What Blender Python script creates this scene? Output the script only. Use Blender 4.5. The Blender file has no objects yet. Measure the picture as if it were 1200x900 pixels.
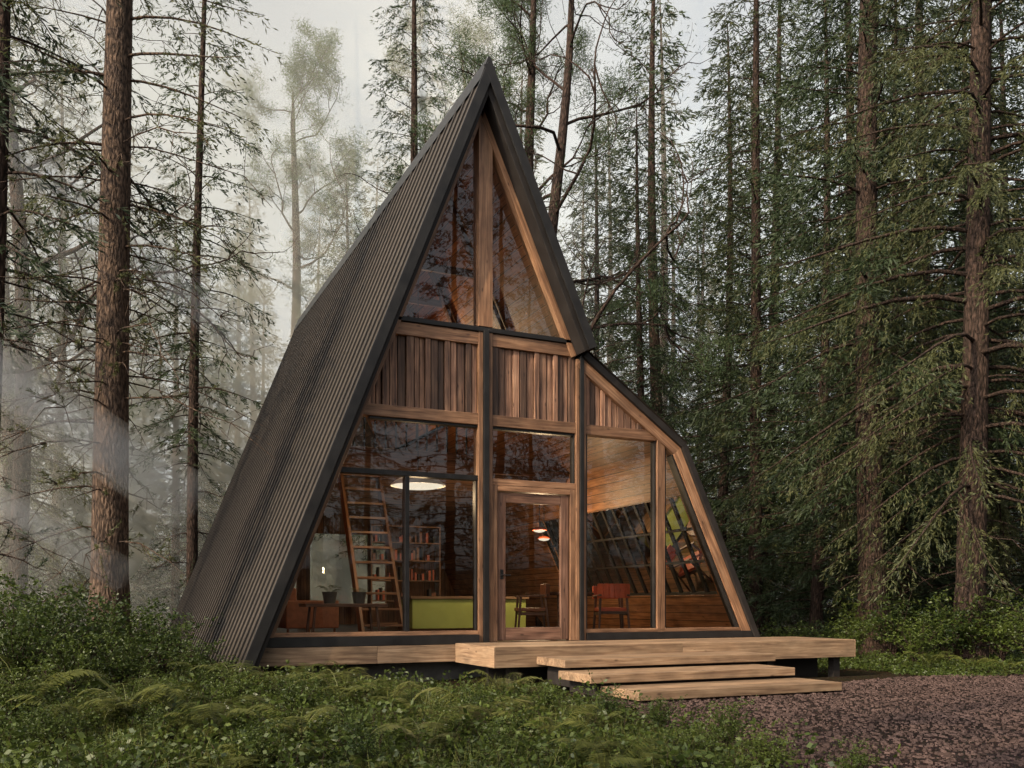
import bpy, math, random
import numpy as np
from mathutils import Vector, Matrix
random.seed(7)
S = bpy.context.scene
COL = S.collection

# ---------------------------------------------------------------- materials
def newmat(name):
    m = bpy.data.materials.new(name); m.use_nodes = True
    nt = m.node_tree
    for n in list(nt.nodes): nt.nodes.remove(n)
    out = nt.nodes.new('ShaderNodeOutputMaterial')
    return m, nt, out
def N(nt, t, **kw):
    n = nt.nodes.new('ShaderNode' + t)
    for k, v in kw.items():
        if hasattr(n, k): setattr(n, k, v)
        else: n.inputs[k].default_value = v
    return n
def ramp(nt, stops):
    r = nt.nodes.new('ShaderNodeValToRGB')
    e = r.color_ramp.elements
    e[0].position = stops[0][0]; e[0].color = (*stops[0][1], 1)
    e[1].position = stops[-1][0]; e[1].color = (*stops[-1][1], 1)
    for p, c in stops[1:-1]:
        x = e.new(p); x.color = (*c, 1)
    return r
def wood(name, dark, mid, light, rough=0.55, sc=1.0, varamt=0.5, planks=0):
    m, nt, out = newmat(name); L = nt.links
    at = N(nt, 'Attribute', attribute_name='gco')
    va = N(nt, 'Attribute', attribute_name='var')
    mp = N(nt, 'Mapping'); mp.inputs['Scale'].default_value = (1.1*sc, 22*sc, 22*sc)
    L.new(at.outputs['Vector'], mp.inputs['Vector'])
    n1 = N(nt, 'TexNoise'); n1.inputs['Scale'].default_value = 1.6; n1.inputs['Detail'].default_value = 7; n1.inputs['Distortion'].default_value = .6
    L.new(mp.outputs[0], n1.inputs['Vector'])
    mp2 = N(nt, 'Mapping'); mp2.inputs['Scale'].default_value = (2.2, 5, 5)
    L.new(at.outputs['Vector'], mp2.inputs['Vector'])
    n2 = N(nt, 'TexNoise'); n2.inputs['Scale'].default_value = 1.3; n2.inputs['Detail'].default_value = 4
    L.new(mp2.outputs[0], n2.inputs['Vector'])
    r = ramp(nt, [(.3, dark), (.5, mid), (.72, light)])
    L.new(n1.outputs[0], r.inputs[0])
    vo = N(nt, 'TexVoronoi'); vo.inputs['Scale'].default_value = 1.0
    mp3 = N(nt, 'Mapping'); mp3.inputs['Scale'].default_value = (3.2, 8, 8)
    L.new(at.outputs['Vector'], mp3.inputs['Vector']); L.new(mp3.outputs[0], vo.inputs['Vector'])
    kr = ramp(nt, [(.05, (.25, .2, .18)), (.14, (1, 1, 1))]); L.new(vo.outputs['Distance'], kr.inputs[0])
    mul = N(nt, 'MixRGB', blend_type='MULTIPLY'); mul.inputs[0].default_value = .8
    L.new(r.outputs[0], mul.inputs[1]); L.new(kr.outputs[0], mul.inputs[2])
    ma = N(nt, 'MapRange'); ma.inputs['To Min'].default_value = 1-varamt; ma.inputs['To Max'].default_value = 1+varamt*.7
    L.new(va.outputs['Fac'], ma.inputs['Value'])
    mb = N(nt, 'MapRange'); mb.inputs['From Min'].default_value = .3; mb.inputs['From Max'].default_value = .7
    mb.inputs['To Min'].default_value = .65; mb.inputs['To Max'].default_value = 1.2
    L.new(n2.outputs[0], mb.inputs['Value'])
    mm = N(nt, 'Math', operation='MULTIPLY'); L.new(ma.outputs[0], mm.inputs[0]); L.new(mb.outputs[0], mm.inputs[1])
    val = mm.outputs[0]
    if planks:
        sx = N(nt, 'SeparateXYZ'); L.new(at.outputs['Vector'], sx.inputs[0])
        a = N(nt, 'Math', operation='MULTIPLY'); a.inputs[1].default_value = planks; L.new(sx.outputs[1], a.inputs[0])
        fr = N(nt, 'Math', operation='FRACT'); L.new(a.outputs[0], fr.inputs[0])
        lt = N(nt, 'Math', operation='GREATER_THAN'); lt.inputs[1].default_value = .07; L.new(fr.outputs[0], lt.inputs[0])
        fl = N(nt, 'Math', operation='FLOOR'); L.new(a.outputs[0], fl.inputs[0])
        wn = N(nt, 'TexWhiteNoise', noise_dimensions='1D'); L.new(fl.outputs[0], wn.inputs['W'])
        mr = N(nt, 'MapRange'); mr.inputs['To Min'].default_value = .65; mr.inputs['To Max'].default_value = 1.2; L.new(wn.outputs['Value'], mr.inputs['Value'])
        m3 = N(nt, 'Math', operation='MULTIPLY'); L.new(lt.outputs[0], m3.inputs[0]); L.new(mr.outputs[0], m3.inputs[1])
        m4 = N(nt, 'Math', operation='MULTIPLY'); L.new(m3.outputs[0], m4.inputs[0]); L.new(val, m4.inputs[1]); val = m4.outputs[0]
    hs = N(nt, 'HueSaturation'); L.new(mul.outputs[0], hs.inputs['Color']); L.new(val, hs.inputs['Value'])
    b = N(nt, 'BsdfPrincipled'); b.inputs['Roughness'].default_value = rough
    L.new(hs.outputs[0], b.inputs['Base Color'])
    bp = N(nt, 'Bump'); bp.inputs['Strength'].default_value = .35; bp.inputs['Distance'].default_value = .01
    L.new(n1.outputs[0], bp.inputs['Height']); L.new(bp.outputs[0], b.inputs['Normal'])
    L.new(b.outputs[0], out.inputs[0]); return m
def plain(name, col, rough=.5, metal=0, nscale=6, amt=.3, bump=0.1, spec=.5):
    m, nt, out = newmat(name); L = nt.links
    tc = N(nt, 'TexCoord'); n = N(nt, 'TexNoise'); n.inputs['Scale'].default_value = nscale; n.inputs['Detail'].default_value = 6
    L.new(tc.outputs['Object'], n.inputs['Vector'])
    r = ramp(nt, [(.3, tuple(c*(1-amt) for c in col)), (.7, tuple(c*(1+amt) for c in col))])
    L.new(n.outputs[0], r.inputs[0])
    b = N(nt, 'BsdfPrincipled'); b.inputs['Roughness'].default_value = rough; b.inputs['Metallic'].default_value = metal; b.inputs['Specular IOR Level'].default_value = spec
    L.new(r.outputs[0], b.inputs['Base Color'])
    rr = N(nt, 'MapRange'); rr.inputs['To Min'].default_value = max(rough-.12, .02); rr.inputs['To Max'].default_value = min(rough+.15, 1)
    L.new(n.outputs[0], rr.inputs['Value']); L.new(rr.outputs[0], b.inputs['Roughness'])
    if bump:
        bp = N(nt, 'Bump'); bp.inputs['Strength'].default_value = bump; bp.inputs['Distance'].default_value = .01
        L.new(n.outputs[0], bp.inputs['Height']); L.new(bp.outputs[0], b.inputs['Normal'])
    L.new(b.outputs[0], out.inputs[0]); return m
def foliage(name, c1, c2, trans=.35, rough=.55, spec=.3):
    m, nt, out = newmat(name); L = nt.links
    g = N(nt, 'NewGeometry'); oi = N(nt, 'ObjectInfo')
    tc = N(nt, 'TexCoord'); n = N(nt, 'TexNoise'); n.inputs['Scale'].default_value = 1.1; n.inputs['Detail'].default_value = 1
    L.new(tc.outputs['Object'], n.inputs['Vector'])
    ad = N(nt, 'Math', operation='ADD'); L.new(g.outputs['Random Per Island'], ad.inputs[0]); L.new(n.outputs[0], ad.inputs[1])
    a2 = N(nt, 'Math', operation='ADD'); L.new(oi.outputs['Random'], a2.inputs[0]); L.new(ad.outputs[0], a2.inputs[1])
    mu = N(nt, 'Math', operation='MULTIPLY'); mu.inputs[1].default_value = .4; L.new(a2.outputs[0], mu.inputs[0])
    r = ramp(nt, [(.2, c1), (.85, c2)]); L.new(mu.outputs[0], r.inputs[0])
    b = N(nt, 'BsdfPrincipled'); b.inputs['Roughness'].default_value = rough; b.inputs['Specular IOR Level'].default_value = spec
    L.new(r.outputs[0], b.inputs['Base Color'])
    if trans <= 0:
        L.new(b.outputs[0], out.inputs[0]); return m
    t = N(nt, 'BsdfTranslucent'); L.new(r.outputs[0], t.inputs['Color'])
    mx = N(nt, 'MixShader'); mx.inputs[0].default_value = trans
    L.new(b.outputs[0], mx.inputs[1]); L.new(t.outputs[0], mx.inputs[2]); L.new(mx.outputs[0], out.inputs[0]); return m
def barkmat(name, c1, c2):
    m, nt, out = newmat(name); L = nt.links
    tc = N(nt, 'TexCoord'); mp = N(nt, 'Mapping'); mp.inputs['Scale'].default_value = (11, 11, 3.4)
    L.new(tc.outputs['Object'], mp.inputs['Vector'])
    v = N(nt, 'TexVoronoi'); v.inputs['Scale'].default_value = 2.2; v.feature = 'DISTANCE_TO_EDGE'
    n = N(nt, 'TexNoise'); n.inputs['Scale'].default_value = 2.5; n.inputs['Detail'].default_value = 8
    L.new(mp.outputs[0], n.inputs['Vector'])
    mxv = N(nt, 'MixRGB'); mxv.inputs[0].default_value = .35; L.new(mp.outputs[0], mxv.inputs[1]); L.new(n.outputs[1], mxv.inputs[2]); L.new(mxv.outputs[0], v.inputs['Vector'])
    ml = N(nt, 'Math', operation='MULTIPLY'); L.new(v.outputs[0], ml.inputs[0]); ml.inputs[1].default_value = 1.3
    ad = N(nt, 'Math', operation='ADD'); L.new(ml.outputs[0], ad.inputs[0]); L.new(n.outputs[0], ad.inputs[1])
    r = ramp(nt, [(.4, c1), (.95, c2)]); L.new(ad.outputs[0], r.inputs[0])
    b = N(nt, 'BsdfPrincipled'); b.inputs['Roughness'].default_value = .9; b.inputs['Specular IOR Level'].default_value = .15
    L.new(r.outputs[0], b.inputs['Base Color'])
    bp = N(nt, 'Bump'); bp.inputs['Strength'].default_value = .9; bp.inputs['Distance'].default_value = .04
    L.new(ad.outputs[0], bp.inputs['Height']); L.new(bp.outputs[0], b.inputs['Normal'])
    L.new(b.outputs[0], out.inputs[0]); return m
def groundmat(name, cols, sc, bump=.6, dist=.04):
    m, nt, out = newmat(name); L = nt.links
    tc = N(nt, 'TexCoord')
    n = N(nt, 'TexNoise'); n.inputs['Scale'].default_value = sc; n.inputs['Detail'].default_value = 9; n.inputs['Roughness'].default_value = .7
    n2 = N(nt, 'TexNoise'); n2.inputs['Scale'].default_value = .5; n2.inputs['Detail'].default_value = 4
    v = N(nt, 'TexVoronoi'); v.inputs['Scale'].default_value = sc*5
    for q in (n, n2, v): L.new(tc.outputs['Object'], q.inputs['Vector'])
    a = N(nt, 'MixRGB'); a.inputs[0].default_value = .45; L.new(n.outputs[0], a.inputs[1]); L.new(n2.outputs[0], a.inputs[2])
    r = ramp(nt, [(.35, cols[0]), (.5, cols[1]), (.68, cols[2])]); L.new(a.outputs[0], r.inputs[0])
    mu = N(nt, 'MixRGB', blend_type='MULTIPLY'); mu.inputs[0].default_value = .5; L.new(r.outputs[0], mu.inputs[1]); L.new(v.outputs['Color'], mu.inputs[2])
    b = N(nt, 'BsdfPrincipled'); b.inputs['Roughness'].default_value = 1; b.inputs['Specular IOR Level'].default_value = .05
    L.new(mu.outputs[0], b.inputs['Base Color'])
    bp = N(nt, 'Bump'); bp.inputs['Strength'].default_value = bump; bp.inputs['Distance'].default_value = dist
    ad = N(nt, 'Math', operation='ADD'); L.new(n.outputs[0], ad.inputs[0]); L.new(v.outputs['Distance'], ad.inputs[1])
    L.new(ad.outputs[0], bp.inputs['Height']); L.new(bp.outputs[0], b.inputs['Normal'])
    L.new(b.outputs[0], out.inputs[0]); return m

M_frame = wood('wood_frame', (.12, .055, .027), (.25, .125, .064), (.36, .20, .108), .5, varamt=.25)
M_side = wood('wood_siding', (.05, .024, .015), (.19, .095, .056), (.31, .175, .105), .65, varamt=.75)
M_deck = wood('wood_deck', (.14, .078, .043), (.26, .16, .09), (.36, .24, .145), .6, varamt=.3)
M_door = wood('wood_door', (.06, .028, .017), (.145, .07, .042), (.23, .125, .08), .5, varamt=.15)
M_int = wood('wood_interior', (.19, .075, .03), (.36, .16, .068), (.45, .23, .11), .5, varamt=.2, planks=6.5)
M_floor = wood('wood_floor', (.08, .04, .02), (.16, .085, .045), (.24, .13, .075), .35, varamt=.2, planks=7)
M_dark = plain('dark_metal_trim', (.018, .016, .015), .45, .3)
M_roof = plain('roof_metal', (.052, .040, .031), .5, .0, .6, .12, 0, .3)
M_rib_shade = plain('roof_metal_rib_shade', (.011, .009, .008), .6, .0, .6, .12, 0, .2)  # darker copy of the roof metal: shade painted onto the rib sides
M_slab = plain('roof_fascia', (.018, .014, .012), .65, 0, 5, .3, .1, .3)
M_white = plain('white_shade', (.8, .78, .72), .5, 0, 5, .03)
M_green = plain('green_laminate', (.36, .44, .12), .5, 0, 3, .1)
M_red = plain('red_leather', (.55, .11, .05), .45, 0, 12, .15)
M_tan = plain('brown_leather', (.26, .10, .045), .45, 0, 12, .2)
M_conc = plain('foundation_concrete', (.08, .075, .07), .9)
M_bark = barkmat('bark', (.010, .007, .005), (.07, .044, .033))
M_bark2 = barkmat('bark_grey', (.020, .014, .011), (.14, .092, .065))
M_ndl = foliage('spruce_needles', (.008, .018, .009), (.045, .062, .024), .25)
M_ndl2 = foliage('spruce_needles_light', (.016, .030, .013), (.105, .105, .038), .35)
M_ndlp = foliage('pine_needles', (.026, .05, .024), (.09, .12, .045), .35)
M_leaf = foliage('undergrowth_leaves', (.005, .013, .004), (.065, .088, .018), .3, .4)
M_shrub = foliage('shrub_leaves', (.012, .028, .007), (.085, .11, .02), .35, .45)
M_fern = foliage('fern_leaves', (.028, .045, .010), (.15, .155, .035), .35, .5)
M_ground = groundmat('forest_floor', [(.012, .009, .006), (.03, .02, .011), (.035, .03, .014)], 6)
M_gravel = groundmat('gravel', [(.015, .010, .009), (.034, .023, .020), (.053, .037, .033)], 14, .8, .03)
def glassmat():
    m, nt, out = newmat('window_glass'); L = nt.links
    fr = N(nt, 'Fresnel'); fr.inputs[0].default_value = 1.55
    ml = N(nt, 'Math', operation='MULTIPLY_ADD'); ml.inputs[1].default_value = 1.45; ml.inputs[2].default_value = .01; ml.use_clamp = True
    L.new(fr.outputs[0], ml.inputs[0])
    t = N(nt, 'BsdfTransparent'); t.inputs[0].default_value = (.92, .94, .92, 1)
    g = N(nt, 'BsdfGlossy'); g.inputs['Roughness'].default_value = .01
    tc = N(nt, 'TexCoord'); n = N(nt, 'TexNoise'); n.inputs['Scale'].default_value = .8; L.new(tc.outputs['Object'], n.inputs['Vector'])
    bp = N(nt, 'Bump'); bp.inputs['Strength'].default_value = .03; bp.inputs['Distance'].default_value = .05; L.new(n.outputs[0], bp.inputs['Height']); L.new(bp.outputs[0], g.inputs['Normal'])
    mx = N(nt, 'MixShader'); L.new(ml.outputs[0], mx.inputs[0]); L.new(t.outputs[0], mx.inputs[1]); L.new(g.outputs[0], mx.inputs[2])
    L.new(mx.outputs[0], out.inputs[0]); return m
M_glass = glassmat()
def emis(name, col, st):
    m, nt, out = newmat(name)
    e = N(nt, 'Emission'); e.inputs[0].default_value = (*col, 1); e.inputs[1].default_value = st
    nt.links.new(e.outputs[0], out.inputs[0]); return m
M_glow = emis('lamp_diffuser', (1, .86, .66), 1.0)

# ---------------------------------------------------------------- helpers
def empty(name, loc=(0, 0, 0), rz=0, parent=None):
    e = bpy.data.objects.new(name, None); COL.objects.link(e); e.location = loc; e.rotation_euler[2] = rz
    e.empty_display_size = .2
    if parent: e.parent = parent
    return e
def inst(name, me, loc, rz=0, sc=1, parent=None, tilt=(0, 0)):
    o = bpy.data.objects.new(name, me); COL.objects.link(o)
    o.location = loc; o.rotation_euler = (tilt[0], tilt[1], rz)
    o.scale = (sc, sc, sc) if not isinstance(sc, tuple) else sc
    if parent: o.parent = parent
    return o
class MB:
    def __init__(s): s.v = []; s.f = []; s.g = []; s.a = []; s.m = []
    def _add(s, vs, fs, gs, var, mat):
        o = len(s.v); s.v += vs; s.g += gs; s.a += [var]*len(vs)
        for f in fs: s.f.append([i+o for i in f]); s.m.append(mat)
    def beam(s, p0, p1, w, h, up=(0, 0, 1), mat=0, w1=None, h1=None):
        p0 = Vector(p0); p1 = Vector(p1); X = (p1-p0); Ln = X.length; X.normalize()
        Y = Vector(up).cross(X)
        if Y.length < 1e-4: Y = Vector((0, 1, 0)).cross(X)
        Y.normalize(); Z = X.cross(Y)
        off = Vector((random.uniform(0, 50), random.uniform(0, 50), random.uniform(0, 50)))
        vs = []; gs = []
        w1 = w if w1 is None else w1; h1 = h if h1 is None else h1
        for p, a, ww, hh in ((p0, 0, w, h), (p1, Ln, w1, h1)):
            for sy, sz in ((-1, -1), (1, -1), (1, 1), (-1, 1)):
                vs.append(tuple(p+Y*(sy*ww/2)+Z*(sz*hh/2))); gs.append(tuple(off+Vector((a, sy*ww/2, sz*hh/2))))
        s._add(vs, [(0, 1, 2, 3), (7, 6, 5, 4), (0, 4, 5, 1), (1, 5, 6, 2), (2, 6, 7, 3), (3, 7, 4, 0)], gs, random.random(), mat)
    def box(s, x0, x1, y0, y1, z0, z1, mat=0, grain='x'):
        if grain == 'x': s.beam((x0, (y0+y1)/2, (z0+z1)/2), (x1, (y0+y1)/2, (z0+z1)/2), y1-y0, z1-z0, mat=mat)
        elif grain == 'y': s.beam(((x0+x1)/2, y0, (z0+z1)/2), ((x0+x1)/2, y1, (z0+z1)/2), x1-x0, z1-z0, mat=mat)
        else: s.beam(((x0+x1)/2, (y0+y1)/2, z0), ((x0+x1)/2, (y0+y1)/2, z1), x1-x0, y1-y0, up=(0, 1, 0), mat=mat)
    def prism(s, poly, y0, y1, g=(0, 1), mat=0, alongy=False):
        n = len(poly); gl = math.hypot(*g); gx, gz = g[0]/gl, g[1]/gl
        off = [random.uniform(0, 50) for _ in range(3)]
        vs = []; gs = []
        for y in (y0, y1):
            for x, z in poly:
                vs.append((x, y, z)); a = x*gx+z*gz; b = -x*gz+z*gx
                gs.append((off[0]+y, off[1]+a, off[2]+b) if alongy else (off[0]+a, off[1]+b, off[2]+y))
        fs = [tuple(range(n)), tuple(range(2*n-1, n-1, -1))]
        for i in range(n):
            j = (i+1) % n; fs.append((i, j, j+n, i+n))
        s._add(vs, fs, gs, random.random(), mat)
    def quad(s, pts, mat=0):
        s._add([tuple(p) for p in pts], [tuple(range(len(pts)))], [tuple(p) for p in pts], random.random(), mat)
    def lathe(s, prof, c, n=24, mat=0):
        vs = []; fs = []
        for r, z in prof:
            for k in range(n):
                a = 2*math.pi*k/n; vs.append((c[0]+r*math.cos(a), c[1]+r*math.sin(a), c[2]+z))
        for i in range(len(prof)-1):
            for k in range(n):
                fs.append((i*n+k, i*n+(k+1) % n, (i+1)*n+(k+1) % n, (i+1)*n+k))
        s._add(vs, fs, list(vs), random.random(), mat)
    def build(s, name, mats, parent=None, bevel=0, smooth=False, recalc=True):
        me = bpy.data.meshes.new(name); me.from_pydata(s.v, [], s.f)
        for m in (mats if isinstance(mats, (list, tuple)) else [mats]): me.materials.append(m)
        me.polygons.foreach_set('material_index', s.m)
        a = me.attributes.new('gco', 'FLOAT_VECTOR', 'POINT'); a.data.foreach_set('vector', np.array(s.g, dtype=np.float32).ravel())
        b = me.attributes.new('var', 'FLOAT', 'POINT'); b.data.foreach_set('value', np.array(s.a, dtype=np.float32))
        if recalc:
            import bmesh
            bm = bmesh.new(); bm.from_mesh(me); bmesh.ops.recalc_face_normals(bm, faces=bm.faces); bm.to_mesh(me); bm.free()
        if smooth: me.polygons.foreach_set('use_smooth', [True]*len(me.polygons))
        me.update()
        o = bpy.data.objects.new(name, me); COL.objects.link(o)
        if parent: o.parent = parent
        if bevel:
            md = o.modifiers.new('bevel', 'BEVEL'); md.width = bevel; md.segments = 2; md.limit_method = 'ANGLE'
        return o
def npmesh(name, V, F, mi, mats, smooth_mi=None):
    V = np.asarray(V, dtype=np.float32); F = np.asarray(F, dtype=np.int32)
    me = bpy.data.meshes.new(name)
    me.vertices.add(len(V)); me.vertices.foreach_set('co', V.ravel())
    k = F.shape[1]
    me.loops.add(F.size); me.loops.foreach_set('vertex_index', F.ravel())
    me.polygons.add(len(F)); me.polygons.foreach_set('loop_start', np.arange(0, F.size, k, dtype=np.int32))
    try: me.polygons.foreach_set('loop_total', np.full(len(F), k, dtype=np.int32))
    except Exception: pass
    for m in mats: me.materials.append(m)
    mi = np.asarray(mi, dtype=np.int32); me.polygons.foreach_set('material_index', mi)
    me.polygons.foreach_set('use_smooth', (mi == 0) if smooth_mi is None else (mi == smooth_mi))
    me.update(calc_edges=True); me.validate()
    return me
class NP:
    def __init__(s): s.V = []; s.F = []; s.M = []; s.n = 0
    def add(s, V, F, m):
        V = np.asarray(V, float); F = np.asarray(F, int)
        s.V.append(V); s.F.append(F+s.n); s.M.append(np.full(len(F), m)); s.n += len(V)
    def tube(s, pts, rad, k=6, m=0):
        pts = np.asarray(pts, float); n = len(pts)
        T = np.gradient(pts, axis=0); T /= np.linalg.norm(T, axis=1)[:, None]+1e-9
        ref = np.array([0, 0, 1.]) if abs(T[0][2]) < .8 else np.array([1., 0, 0])
        A = np.cross(T, ref); A /= np.linalg.norm(A, axis=1)[:, None]+1e-9; B = np.cross(T, A)
        an = np.arange(k)*2*np.pi/k
        rad = np.asarray(rad, float)
        ring = pts[:, None, :]+(A[:, None, :]*np.cos(an)[None, :, None]+B[:, None, :]*np.sin(an)[None, :, None])*rad[:, None, None]
        i = np.arange(n-1)[:, None]*k; j = np.arange(k)[None, :]; j2 = (j+1) % k
        F = np.stack([i+j, i+j2, i+k+j2, i+k+j], -1).reshape(-1, 4)
        s.add(ring.reshape(-1, 3), F, m)
    def blades(s, P, D, L, W, rng, m=1, mid=.45):
        n = len(P)
        if n == 0: return
        D = D/(np.linalg.norm(D, axis=1)[:, None]+1e-9)
        R = rng.normal(size=(n, 3)); Sd = np.cross(D, R); Sd /= np.linalg.norm(Sd, axis=1)[:, None]+1e-9
        L = np.broadcast_to(np.asarray(L, float).reshape(-1, 1), (n, 1)); W = np.broadcast_to(np.asarray(W, float).reshape(-1, 1), (n, 1))
        V = np.stack([P, P+D*L*mid+Sd*W/2, P+D*L, P+D*L*mid-Sd*W/2], 1).reshape(-1, 3)
        s.add(V, np.arange(4*n).reshape(-1, 4), m)
    def raw(s): return np.concatenate(s.V), np.concatenate(s.F), np.concatenate(s.M)
    def mesh(s, name, mats): return npmesh(name, np.concatenate(s.V), np.concatenate(s.F), np.concatenate(s.M), mats)

# ---------------------------------------------------------------- trees
def trunkcurve(H, r0, rng, bend=.012, n=18):
    z = np.linspace(0, H, n); ph = rng.uniform(0, 6, 4)
    x = bend*H*np.sin(z/H*3+ph[0])-bend*H*math.sin(ph[0]); y = bend*H*np.sin(z/H*2.4+ph[1])-bend*H*math.sin(ph[1])
    pts = np.stack([x, y, z], 1); rad = r0*(1-z/H)**.75+.012
    rad[0] *= 1.35
    return pts, rad
def spruce(name, seed, H=24, r0=.25, bc=1.5, R=3.2, nb=140, tw=17, sag=.35, dead=0, needle=.15, nw=.032, mats=None, dens=1., deadL=1.8, hang=.25):
    rng = np.random.default_rng(seed); o = NP()
    pts, rad = trunkcurve(H, r0, rng); pts[0][2] = -.3
    o.tube(pts, rad, 12)
    def at(z): return np.array([np.interp(z, pts[:, 2], pts[:, 0]), np.interp(z, pts[:, 2], pts[:, 1]), z])
    tb = []; td = []; tl = []
    for i in range(nb):
        f = (i+rng.uniform(0, 1))/nb; z = bc+(H-bc)*f
        L = (R*(1-f)**.8*rng.uniform(.55, 1.1)+.25)*min(1, .6+f*5)
        az = i*2.4+rng.uniform(-.5, .5); h = np.array([math.cos(az), math.sin(az), 0]); pr = np.array([-h[1], h[0], 0])
        e = rng.uniform(-.1, .15)+.7*f; s = np.linspace(0, 1, 7); wob = rng.uniform(-.12, .12)
        bp = at(z)+np.outer(s*L, h)+np.outer(np.sin(s*3)*L*wob, pr)
        bp[:, 2] += L*(e*s-sag*(1-f*.7)*(1.6*s**2-.75*s**3))
        o.tube(bp, np.linspace(max(.012*L, .012), .004, 7), 4)
        nt = int(L*tw)+3; ss = rng.uniform(.12, 1, nt)**.8
        ss[-1] = .97
        P = np.stack([np.interp(ss, s, bp[:, k]) for k in range(3)], 1)
        sg = rng.choice([-1, 1], nt); an = rng.uniform(.5, 1.1, nt); an[-1] = 0
        D = np.outer(np.cos(an), h)+np.outer(np.sin(an)*sg, pr); D[:, 2] += rng.uniform(-.6, .05, nt)-hang*(1-f)*rng.uniform(.3, 2.2, nt)
        tb.append(P); td.append(D); tl.append((.16+.26*L**.8*(1-ss)**.6+.08)*rng.uniform(.6, 1.2, nt))
    tb = np.concatenate(tb); td = np.concatenate(td); tl = np.concatenate(tl); td /= np.linalg.norm(td, axis=1)[:, None]
    cnt = np.maximum((tl/.045*dens).astype(int), 2); idx = np.repeat(np.arange(len(tl)), cnt)
    u = rng.uniform(0, 1, len(idx)); P = tb[idx]+td[idx]*(tl[idx]*u)[:, None]; P[:, 2] -= .35*u**2*tl[idx]
    D = td[idx]*1.1+rng.normal(size=(len(idx), 3))*.36
    o.blades(P, D, needle*rng.uniform(.6, 1.3, len(idx)), nw*rng.uniform(.6, 1.2, len(idx)), rng, 1)
    for i in range(dead):
        z = rng.uniform(1.2, max(bc+3, 3)); az = rng.uniform(0, 6.28); L = rng.uniform(.3, 1)*deadL
        h = np.array([math.cos(az), math.sin(az), 0]); s = np.linspace(0, 1, 6)
        bp = at(z)+np.outer(s*L, h)+rng.normal(size=(6, 3))*.03*L*s[:, None]; bp[:, 2] += L*(.1*s-.45*s**2)
        o.tube(bp, np.linspace(.018, .004, 6), 4)
        for q in range(int(L*5)):
            k = rng.integers(1, 5); d = h*.7+rng.normal(size=3)*.6; ll = rng.uniform(.15, .6)
            b2 = bp[k]+np.outer(np.linspace(0, ll, 4), d); b2[:, 2] -= np.linspace(0, .3, 4)**2
            o.tube(b2, np.linspace(.008, .002, 4), 3)
            if rng.random() < .35:
                n = 40; uu = rng.uniform(.2, 1, n); o.blades(b2[0]+np.outer(uu*ll, d), d*.6+rng.normal(size=(n, 3))*.6, .07, .016, rng, 1)
    return o.mesh(name, mats or [M_bark, M_ndl])
def pine(name, seed, H=20, r0=.22, lean=(.05, 0), first=.35, nb=16, BL=5, tuft=45):
    rng = np.random.default_rng(seed); o = NP()
    n = 14; z = np.linspace(0, H, n)
    pts = np.stack([lean[0]*z+.35*np.sin(z*.35+seed), lean[1]*z+.3*np.sin(z*.3), z], 1); pts[:, :2] -= pts[0, :2]; pts[0][2] = -.3
    o.tube(pts, r0*(1-z/H)**.6+.03, 10)
    tips = []
    def br(p, d, L, r, lv):
        k = 7; P = [np.array(p)]; d = d/np.linalg.norm(d)
        for i in range(k-1):
            d = d+rng.normal(size=3)*.24+np.array([0, 0, .06]); d /= np.linalg.norm(d); P.append(P[-1]+d*L/(k-1))
        P = np.array(P); o.tube(P, np.linspace(r, r*.35, k), 5 if lv else 6)
        if lv >= 2:
            for q in P[3:]: tips.append(q)
            return
        for j in range(5):
            q = rng.integers(2, k); dd = d+rng.normal(size=3)*.75
            br(P[q], dd, L*rng.uniform(.4, .65), r*.45, lv+1)
    for i in range(nb):
        f = first+(1-first)*(i+rng.random())/nb; b = np.array([np.interp(f*H, z, pts[:, c]) for c in range(3)])
        az = i*2.4+rng.uniform(-.4, .4); d = np.array([math.cos(az), math.sin(az), rng.uniform(.1, .8)])
        br(b, d, BL*(1-.5*f)*rng.uniform(.7, 1.1), .07*(1.3-f), 0)
    T = np.array(tips)
    if tuft:
        idx = np.repeat(np.arange(len(T)), tuft)
        P = T[idx]+rng.normal(size=(len(idx), 3))*.12
        D = rng.normal(size=(len(idx), 3))+np.array([0, 0, .3])
        o.blades(P, D, .13*rng.uniform(.6, 1.2, len(idx)), .016, rng, 1)
    return o.mesh(name, [M_bark, M_ndlp])

m_sp1 = spruce('spruce_a', 1, 26, .25, .8, 3.6, 240, sag=.45, tw=15)
m_sp2 = spruce('spruce_b', 2, 23, .2, 1.2, 3.0, 210, sag=.55, mats=[M_bark, M_ndl2], dead=6, hang=.5, tw=15)
m_sp3 = spruce('spruce_c', 3, 28, .28, 3.5, 3.5, 200, sag=.55, dead=20, hang=.5, tw=15)
m_sp4 = spruce('spruce_d', 4, 17, .15, .5, 2.6, 200, sag=.25, tw=15)
m_big = spruce('spruce_tall', 5, 27, .30, 6.5, 2.9, 80, tw=10, sag=.4, dead=70, mats=[M_bark2, M_ndl2], deadL=3.0, dens=.9, nw=.025, needle=.11)
m_thin = spruce('spruce_thin', 6, 22, .15, 5.0, 2.4, 100, tw=12, sag=.5, dead=30, dens=.8)
m_near = spruce('spruce_near', 8, 26, .27, 2.8, 5.0, 220, tw=16, sag=.7, dead=25, needle=.11, nw=.022, mats=[M_bark, M_ndl2], dens=1.15, hang=.8)
m_pine = pine('pine_a', 11, 19, .22, (.04, .0))
m_pine2 = pine('pine_b', 12, 22, .2, (-.03, .03), .3, 14, 4.6, 34)
m_bare = pine('bare_tree', 15, 17, .17, (.05, -.02), .22, 16, 5.0, 4)
f1 = spruce('far_spruce_a', 31, 26, .25, .8, 3.8, 150, sag=.4, tw=9, needle=.26, nw=.07, dens=.5)
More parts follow.
